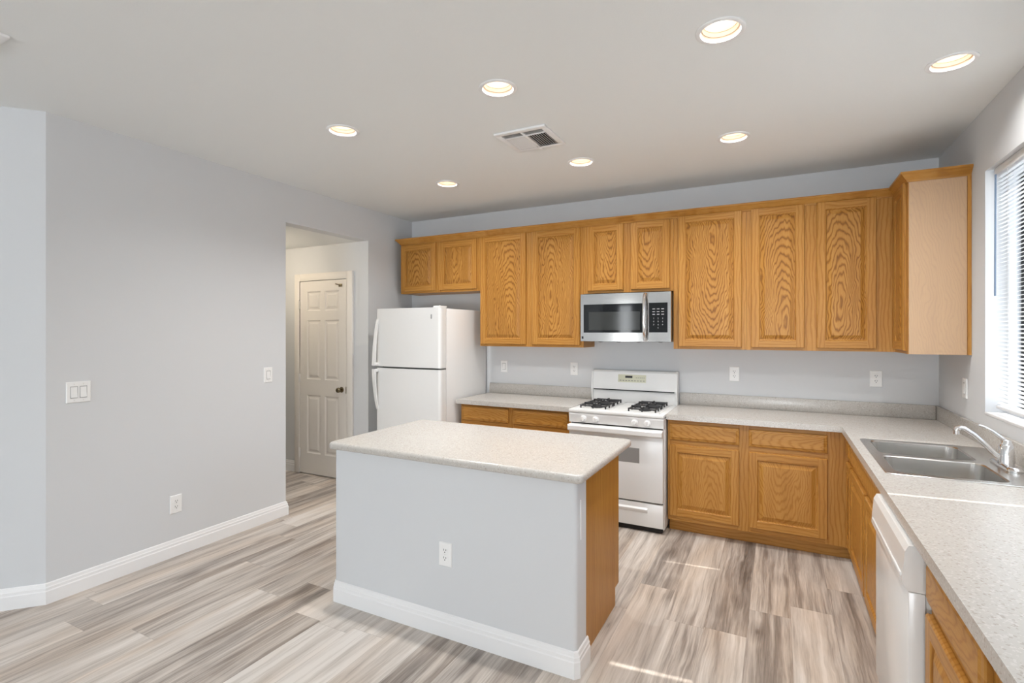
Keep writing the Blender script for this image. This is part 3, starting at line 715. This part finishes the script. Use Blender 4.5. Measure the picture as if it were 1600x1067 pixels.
# control panel with four knobs
pan = MB().prism([(Y(4.034), 0.802), (Y(4.000), 0.806), (Y(3.992), 0.872), (Y(3.998), 0.884), (Y(4.034), 0.884)], 'x', -hw, hw).build('control_panel', M['white'], rg)
for x in (-1.402, -1.300, -0.985, -0.888):
    m_ = MB(); c_ = (x - rc_, Y(3.996), 0.842)
    m_.lathe([(0.0, -0.006), (0.026, -0.006), (0.027, 0.0)], c_, 'y', 24)
    m_.lathe([(0.0, -0.032), (0.016, -0.032), (0.0185, -0.028), (0.020, -0.006)], c_, 'y', 24)
    m_.box(c_[0] - 0.005, c_[0] + 0.005, c_[1] - 0.038, c_[1] - 0.030, c_[2] - 0.018, c_[2] + 0.018, 0, 0.002)
    m_.build('knob', M['plas'], pan)
od = MB().box(-hw + 0.003, hw - 0.003, Y(3.985), Y(4.034), 0.238, 0.794, 0, 0.007).build('oven_door', M['white'], rg)
MB().box(-0.20, 0.20, Y(3.9845), Y(3.987), 0.530, 0.645, 0).build('oven_window', M['ovenwin'], od)['label'] = 'grey oven window'
hn = MB(); hn.prism([(Y(3.986), 0.735), (Y(3.958), 0.742), (Y(3.948), 0.752), (Y(3.948), 0.782), (Y(3.956), 0.790), (Y(3.986), 0.794)], 'x', -hw + 0.004, hw - 0.004)
hn.build('handle', M['white'], od, fix=True)
dr = MB(); dr.box(-hw + 0.003, hw - 0.003, Y(3.992), Y(4.034), 0.045, 0.226, 0, 0.006)
dr.prism([(Y(3.993), 0.150), (Y(3.980), 0.168), (Y(3.978), 0.180), (Y(3.993), 0.192)], 'x', -hw + 0.12, hw - 0.12)
dr.build('storage_drawer', M['white'], rg)
MB().box(-hw + 0.012, hw - 0.012, Y(4.02), Y(4.04), 0.006, 0.8).build('seal', M['dark'], rg)
for sx in (-1, 1): MB().tube([(sx * (hw - 0.02), Y(4.62), 0.0), (sx * (hw - 0.02), Y(4.62), 0.026)], 0.012, 8).build('foot', M['dark'], rg)

# ------------------------------------------------------------------ over-the-range microwave
mx0, mx1 = -1.532, -0.764; mc = (mx0 + mx1) / 2; mw = thing('microwave', 'stainless steel microwave hung under the wall cabinet above the range', 'microwave', (mc, YB, 1.462)); hw = (mx1 - mx0) / 2
Z = lambda z: z - 1.462; Y = lambda y: y - YB
MB().box(-hw, hw, Y(4.318), -0.003, Z(1.478), Z(1.868)).build('case', M['black'], mw)
# slightly bowed steel front: door on the left, control side on the right
xd = -0.945 - mc
dm = MB()
def bowed(mb, x0, x1, z0, z1, d0, mi, nseg=14, back=Y(4.318)):
    top = []; f_ = lambda x: Y(4.290) - 0.0012 * (1 - (x / hw) ** 2) - d0
    xs_ = [x0 + (x1 - x0) * i / nseg for i in range(nseg + 1)]
    mb.prism([(x, f_(x)) for x in xs_] + [(x1, back), (x0, back)], 'z', z0, z1, mi, False)
bowed(dm, -hw, xd - 0.002, Z(1.464), Z(1.872), 0, 0)
md = dm.build('door', M['steel'], mw)
g = MB(); bowed(g, -hw + 0.028, -0.985 - mc, Z(1.538), Z(1.782), 0.0012, 0); g.build('door_glass', M['blackgl'], md)
g = MB(); bowed(g, -hw + 0.075, -1.013 - mc, Z(1.560), Z(1.716), 0.0022, 0); g.build('viewing_window', M['winglass'], md)
MB().tube([(xd - 0.022, Y(4.275), Z(1.475)), (xd - 0.022, Y(4.252), Z(1.492)), (xd - 0.022, Y(4.232), Z(1.54)), (xd - 0.022, Y(4.224), Z(1.60)), (xd - 0.022, Y(4.222), Z(1.665)), (xd - 0.022, Y(4.224), Z(1.73)), (xd - 0.022, Y(4.232), Z(1.79)), (xd - 0.022, Y(4.252), Z(1.84)), (xd - 0.022, Y(4.275), Z(1.858))], 0.0125, 14).build('handle', M['chrome'], md)
MB().box(-hw + 0.010, -hw + 0.026, Y(4.2885), Y(4.295), Z(1.485), Z(1.506)).build('badge', M['black'], md)
c = MB(); bowed(c, xd, hw, Z(1.464), Z(1.872), 0, 0); mcp = c.build('control_side', M['steel'], mw)
c = MB(); bowed(c, xd + 0.006, hw - 0.026, Z(1.540), Z(1.784), 0.0012, 0); kp = c.build('keypad', M['blackgl'], mw)
def key_legend(ch, size, x, z):
    cu = bpy.data.curves.new('t', 'FONT'); cu.body = ch; cu.size = size; cu.align_x = 'CENTER'; cu.resolution_u = 1
    ob = bpy.data.objects.new('t', cu); COL.objects.link(ob); bpy.context.view_layer.update()
    m_ = bpy.data.meshes.new_from_object(ob.evaluated_get(bpy.context.evaluated_depsgraph_get()))
    mb = MB().add([(v.co.x, 0, v.co.y) for v in m_.vertices], [tuple(p.vertices) for p in m_.polygons])
    bpy.data.objects.remove(ob); bpy.data.curves.remove(cu); bpy.data.meshes.remove(m_)
    return mb.build('key_legend', M['legend'], kp, (x, Y(4.2866), z), fix=False)
kx = (xd + hw - 0.02) / 2
for r_, row in enumerate(('123', '456', '789', ' 0 ')):
    for c_, ch in enumerate(row):
        if ch != ' ': key_legend(ch, 0.017, kx + (c_ - 1) * 0.036, Z(1.650 - r_ * 0.026))
for r_ in range(3):
    for c_ in range(3): MB().box(kx - 0.046 + c_ * 0.036, kx - 0.026 + c_ * 0.036, Y(4.2866), Y(4.2884), Z(1.730 - r_ * 0.022), Z(1.735 - r_ * 0.022)).build('key_mark', M['legend'], kp)
MB().box(kx - 0.05, kx + 0.04, Y(4.2868), Y(4.289), Z(1.752), Z(1.775)).build('clock_display', M['blackgl'], kp)
b = MB(); b.box(-hw, hw, Y(4.330), -0.003, Z(1.462), Z(1.4775))
for x in (-0.22, -0.06, 0.11, 0.29): b.lathe([(0.0, Z(1.455)), (0.012, Z(1.456)), (0.022, Z(1.4615))], (x, Y(4.345), 0), 'z', 16)
b.build('underside', M['grey'], mw)

# ------------------------------------------------------------------ dishwasher
dw_ = thing('dishwasher', 'white dishwasher under the countertop between oak base cabinets', 'dishwasher', (0.45, 2.322, 0)); X = lambda x: x - 0.45
y0, y1 = -0.298, 0.298
MB().box(X(0.415), X(1.0), y0 + 0.004, y1 - 0.004, 0.09, 0.868).build('tub', M['whitew'], dw_)
MB().box(X(0.368), X(0.414), y0, y1, 0.115, 0.7205, 0, 0.004).build('door', M['white'], dw_)
c = MB(); c.prism([(X(0.414), 0.722), (X(0.368), 0.722), (X(0.352), 0.745), (X(0.360), 0.846), (X(0.370), 0.866), (X(0.414), 0.868)], 'y', y0, y1); cpn = c.build('control_panel', M['white'], dw_)
MB().box(X(0.350), X(0.362), y0 + 0.02, y1 - 0.02, 0.758, 0.772, 0, 0.003).build('pull_lip', M['white'], cpn)
MB().box(X(0.46), X(0.475), y0, y1, 0.0, 0.11).build('kick_panel', M['white'], dw_)

# ------------------------------------------------------------------ sink
sk = thing('sink', 'stainless steel double bowl sink dropped into the countertop', 'sink', (0.712, 3.215, CT))
x0, x1, y0, y1 = -0.281, 0.281, -0.423, 0.423
def rrect(cx, cy, a, b, r_, z, n=6):
    pts = []
    for qx, qy, a0 in ((1, 1, 0), (-1, 1, PI / 2), (-1, -1, PI), (1, -1, 1.5 * PI)):
        for k in range(n + 1):
            t_ = a0 + k * PI / 2 / n; pts.append((cx + qx * (a - r_) + r_ * math.cos(t_), cy + qy * (b - r_) + r_ * math.sin(t_), z))
    return pts
bowls = [(-0.044, -0.205, 0.198, 0.180), (-0.044, 0.205, 0.198, 0.180)]
bm = bmesh.new(); eds = []
def lp(pts):
    vs = [bm.verts.new(p) for p in pts]; return [bm.edges.new((vs[i], vs[(i + 1) % len(vs)])) for i in range(len(vs))]
eds += lp(rrect(0, 0, 0.281, 0.423, 0.025, 0.005))
for bx_, by_, a, b in bowls: eds += lp(rrect(bx_, by_, a, b, 0.045, 0.005))
bmesh.ops.triangle_fill(bm, use_beauty=True, use_dissolve=False, edges=eds, normal=(0, 0, 1))
m_ = MB(); m_.frombm(bm, 0, False); bm.free()
def loft(mb, loops, cap=True, smooth=True):
    n = len(loops[0]); vs = [p for l in loops for p in l]
    mb.add(vs, [(i * n + k, i * n + (k + 1) % n, (i + 1) * n + (k + 1) % n, (i + 1) * n + k) for i in range(len(loops) - 1) for k in range(n)], 0, smooth)
    if cap: mb.add(loops[-1], [tuple(range(n))], 0)
loft(m_, [rrect(0, 0, 0.281, 0.423, 0.025, 0.005), rrect(0, 0, 0.284, 0.426, 0.027, 0.003), rrect(0, 0, 0.284, 0.426, 0.027, 0.0003)], False)
m_.build('rim', M['sink'], sk, fix=False)
for bx_, by_, a, b in bowls:
    m_ = MB(); loft(m_, [rrect(bx_, by_, a, b, 0.045, 0.005), rrect(bx_, by_, a - 0.006, b - 0.006, 0.042, 0.0), rrect(bx_, by_, a - 0.012, b - 0.012, 0.05, -0.10), rrect(bx_, by_, a - 0.018, b - 0.018, 0.055, -0.150), rrect(bx_, by_, a - 0.05, b - 0.05, 0.06, -0.170), rrect(bx_, by_, 0.05, 0.05, 0.0499, -0.176)])
    bo = m_.build('bowl', M['sink'], sk, fix=False)
    MB().lathe([(0.045, -0.1755), (0.043, -0.172), (0.034, -0.172), (0.030, -0.1755), (0.0, -0.1755)], (bx_, by_, 0), 'z', 24).build('drain', M['chrome'], bo)

# ------------------------------------------------------------------ faucet
fc = thing('faucet', 'chrome single lever faucet on the back ledge of the sink', 'faucet', (0.942, 3.165, CT + 0.0055))
m_ = MB(); loft(m_, [rrect(0, 0, 0.030, 0.125, 0.029, 0.0), rrect(0, 0, 0.030, 0.125, 0.029, 0.008), rrect(0, 0, 0.024, 0.115, 0.023, 0.016), rrect(0, 0, 0.02, 0.10, 0.019, 0.018)]); m_.build('base_plate', M['chrome'], fc, fix=False)
MB().lathe([(0.031, 0.014), (0.029, 0.040), (0.027, 0.052), (0.027, 0.094), (0.022, 0.102), (0.0, 0.104)], (0, 0, 0), 'z', 28).build('body', M['chrome'], fc)
MB().tube([(-0.012, 0, 0.040), (-0.035, 0, 0.052), (-0.075, 0, 0.096), (-0.115, 0, 0.138), (-0.132, 0, 0.150), (-0.150, 0, 0.164), (-0.168, 0, 0.167), (-0.178, 0, 0.163), (-0.181, 0, 0.152)], [0.013, 0.0125, 0.0115, 0.011, 0.011, 0.011, 0.0115, 0.012, 0.012], 16).lathe([(0.0135, 0.154), (0.0135, 0.136), (0.0, 0.136)], (-0.181, 0, 0), 'z', 18).build('spout', M['chrome'], fc)
lv = MB(); lv.lathe([(0.022, 0.098), (0.022, 0.108), (0.016, 0.122), (0.0, 0.126)], (0, 0, 0), 'z', 24)
lv.tube([(0.0, 0, 0.116), (-0.022, 0, 0.136), (-0.05, 0, 0.160), (-0.078, 0, 0.178), (-0.098, 0, 0.185)], [0.0095, 0.009, 0.0075, 0.006, 0.0045], 12); lv.build('lever', M['chrome'], fc)
# ------------------------------------------------------------------ wall plates
def plate(kind, label, loc, rz, w=0.078, h=0.122):
    """origin on the wall at the plate's centre, facing -y before turning"""
    cat = 'outlet' if kind == 'outlet' else 'light switch'
    p = thing('power_outlet' if kind == 'outlet' else 'light_switch', label, cat, loc, rz, 'white wall plates')
    MB().rings([(w / 2, h / 2, 0), (w / 2, h / 2, -0.003), (w / 2 - 0.004, h / 2 - 0.004, -0.0065)]).build('plate', M['plas'], p, fix=False)
    if kind == 'outlet':
        for s_ in (-1, 1):
            f_ = MB(); f_.prism([(0.0165 * (1 if abs(math.cos(a)) > 0.5 else 1) * math.cos(a), s_ * 0.0195 + 0.0145 * math.sin(a)) for a in [k * PI / 10 for k in range(20)]], 'y', -0.0085, -0.006)
            r_ = f_.build('receptacle', M['plas'], p)
            MB().box(-0.0085, -0.0055, -0.0088, -0.0083, s_ * 0.0195 - 0.001, s_ * 0.0195 + 0.009).box(0.0055, 0.0085, -0.0088, -0.0083, s_ * 0.0195, s_ * 0.0195 + 0.008).lathe([(0.0, -0.0088), (0.003, -0.0088), (0.003, -0.0083)], (0, 0, s_ * 0.0195 - 0.0075), 'y', 10).build('slots', M['dark'], r_)
        MB().lathe([(0.0, -0.0078), (0.003, -0.0074), (0.0035, -0.0062)], (0, 0, 0), 'y', 10).build('screw', M['whitew'], p)
    else:
        xs_ = [-0.023, 0.023] if kind == 'double' else [0.0]
        for cx in xs_:
            MB().rings([(0.0185, 0.035, -0.0062), (0.0185, 0.035, -0.0072), (0.0165, 0.033, -0.0066)], cx, 0).build('rocker_frame', M['gap'], p, fix=False)  # grey paints in the shadow line around the rocker
            MB().prism([(-0.006, -0.031), (-0.0125, -0.031), (-0.0085, 0.0), (-0.0075, 0.031), (-0.006, 0.031)], 'x', cx - 0.0155, cx + 0.0155).build('rocker', M['plas'], p)
        for cx in xs_:
            for s_ in (-1, 1): MB().lathe([(0.0, -0.0076), (0.0028, -0.0072), (0.003, -0.0062)], (cx, 0, s_ * 0.0475), 'y', 10).build('screw', M['whitew'], p)
    return p
RL, RR = PI / 2, -PI / 2          # facing +x (left wall), facing -x (right wall)
plate('double', 'white double rocker light switch at the left of the long grey wall', (XL, 1.543, 1.187), RL, 0.122, 0.124)
plate('single', 'white light switch plate just left of the hallway opening', (XL, 2.826, 1.194), RL)
plate('outlet', 'white outlet low on the left wall above the baseboard', (XL, 2.101, 0.357), RL)
plate('single', 'white light switch on the back wall beside the refrigerator', (-2.504, YB, 1.190), 0)
plate('outlet', 'white outlet on the back wall just left of the range', (-1.738, YB, 1.190), 0)
plate('outlet', 'white outlet on the back wall right of the range', (-0.319, YB, 1.193), 0)
plate('outlet', 'white outlet on the back wall near the right corner, behind the sink', (0.659, YB, 1.193), 0)
plate('single', 'white light switch on the right wall between corner and window', (XR, 4.105, 1.196), RR)
plate('outlet', 'white outlet on the grey front of the island', (-1.497, HY0, 0.416), 0)

# ------------------------------------------------------------------ ceiling lights and vents
def can(i, label):
    x, y = LIGHTS[i]
    c = thing('recessed_light', label, 'ceiling light', (x, y, H), 0, 'recessed ceiling lights')
    MB().lathe([(0.098, 0.0), (0.098, -0.004), (0.092, -0.007), (0.080, -0.006), (0.0765, 0.0), (0.076, 0.004)], n=40).build('trim_ring', M['trim'], c)
    MB().lathe([(0.077, 0.0), (0.074, 0.012), (0.071, 0.0125), (0.068, 0.03), (0.066, 0.0305), (0.0635, 0.052), (0.062, 0.055), (0.060, 0.075), (0.0, 0.076)], n=40).build('baffle', M['baffle'], c)
    MB().lathe([(0.0, 0.050), (0.03, 0.051), (0.047, 0.056), (0.055, 0.066), (0.055, 0.072)], n=32).build('lamp_lens', M['lens'], c)
    L = light('lamp', 'SPOT', (0, 0, 0.022), (22.0 if i == 1 else 42.0) if i < 7 else 7.0, (1.0, 0.985, 0.965), shadow_soft_size=0.012, spot_size=math.radians(150), spot_blend=1.0); L.parent = c
    return c
for i, lb in enumerate(['recessed ceiling light nearest the top edge of the photo, largest in view',
                        'recessed ceiling light over the sink, nearest the window wall',
                        'recessed ceiling light above the island, left of the square ceiling vent',
                        'recessed ceiling light nearest the long left wall, high above the hallway side of the island',
                        'recessed ceiling light in front of the tall cabinets right of the microwave',
                        'recessed ceiling light just right of the square ceiling vent, in front of the microwave',
                        'recessed ceiling light in the far left corner, in front of the refrigerator']
    + ['unseen recessed light added behind the camera to even the light'] * 4): can(i, lb)

def vent(label, x, y, s=0.352):
    v = thing('ceiling_vent', label, 'vent', (x, y, H)); h = s / 2; g = h - 0.038
    f_ = MB()
    for a in ((-h, h, -h, -g), (-h, h, g, h), (-h, -g, -g, g), (g, h, -g, g), (-0.008, 0.008, -g, g), (-g, g, -g + 0.058, -g + 0.066)): f_.box(*a, -0.013, 0.0 if abs(a[0]) > 0.1 else -0.002, 0, 0.003)
    f_.build('frame', M['trim'], v)
    MB().box(-g, g, -g, g, -0.0015, -0.0005).build('duct_shade_sheet', M['dark'], v)  # dark sheet painted in for the shaded duct, no hole behind
    # left half: louvres lean away and show white; right half: lean towards the dark sheet
    for nm, xa, xb, lean in (('louver', -g + 0.002, -0.010, 1), ('louver', 0.010, g - 0.002, -1)):
        l_ = MB(); n = 10 if lean > 0 else 8
        for k in range(n):
            xx = xa + (xb - xa) * (k + 0.5) / n; d = 0.0058 if lean > 0 else -0.003
            l_.prism([(xx - d - 0.0007, -0.012), (xx - d + 0.0007, -0.012), (xx + d + 0.0007, -0.002), (xx + d - 0.0007, -0.002)], 'y', -g + 0.067, g)
        l_.build(nm, M['trim'], v)
    l_ = MB()
    for k in range(3):
        yy = -g + 0.010 + k * 0.018; l_.prism([(yy + 0.005, -0.002), (yy + 0.0036, -0.002), (yy - 0.005, -0.012), (yy - 0.0036, -0.012)], 'x', -g, g)
    l_.build('louver', M['trim'], v)
    MB().box(-0.012, 0.012, h - 0.004, h + 0.006, -0.016, -0.008, 0, 0.002).build('damper_lever', M['trim'], v)
    return v
vent('square white air vent in the ceiling amid the recessed lights', -1.418, 3.015)
vent('white air vent at the top left edge of the photo, mostly cut off', -2.885 - 0.175, 0.965 - 0.175)

light('hall_lamp', 'POINT', (-4.75, 3.15, 2.3), 9, (1.0, 0.84, 0.64), shadow_soft_size=0.08)

# ------------------------------------------------------------------ outside the kitchen window
tag(MB().box(-40, 60, -40, 80, -0.35, -0.15).build('ground', M['ground']), 'pale gravel ground outside the window', 'ground'); bpy.data.objects['ground']['kind'] = 'structure'
nh = thing('neighbor_house', 'grey house seen through the window blind', 'house', (9.5, 11.0, -0.15))
MB().box(-4.0, 4.0, -6, 5.4, 0, 3.3).build('wall', M['stucco'], nh)
MB().prism([(-4.5, 3.3), (4.5, 3.3), (0, 5.0)], 'y', -6.4, 5.8).build('roof', M['tile'], nh)
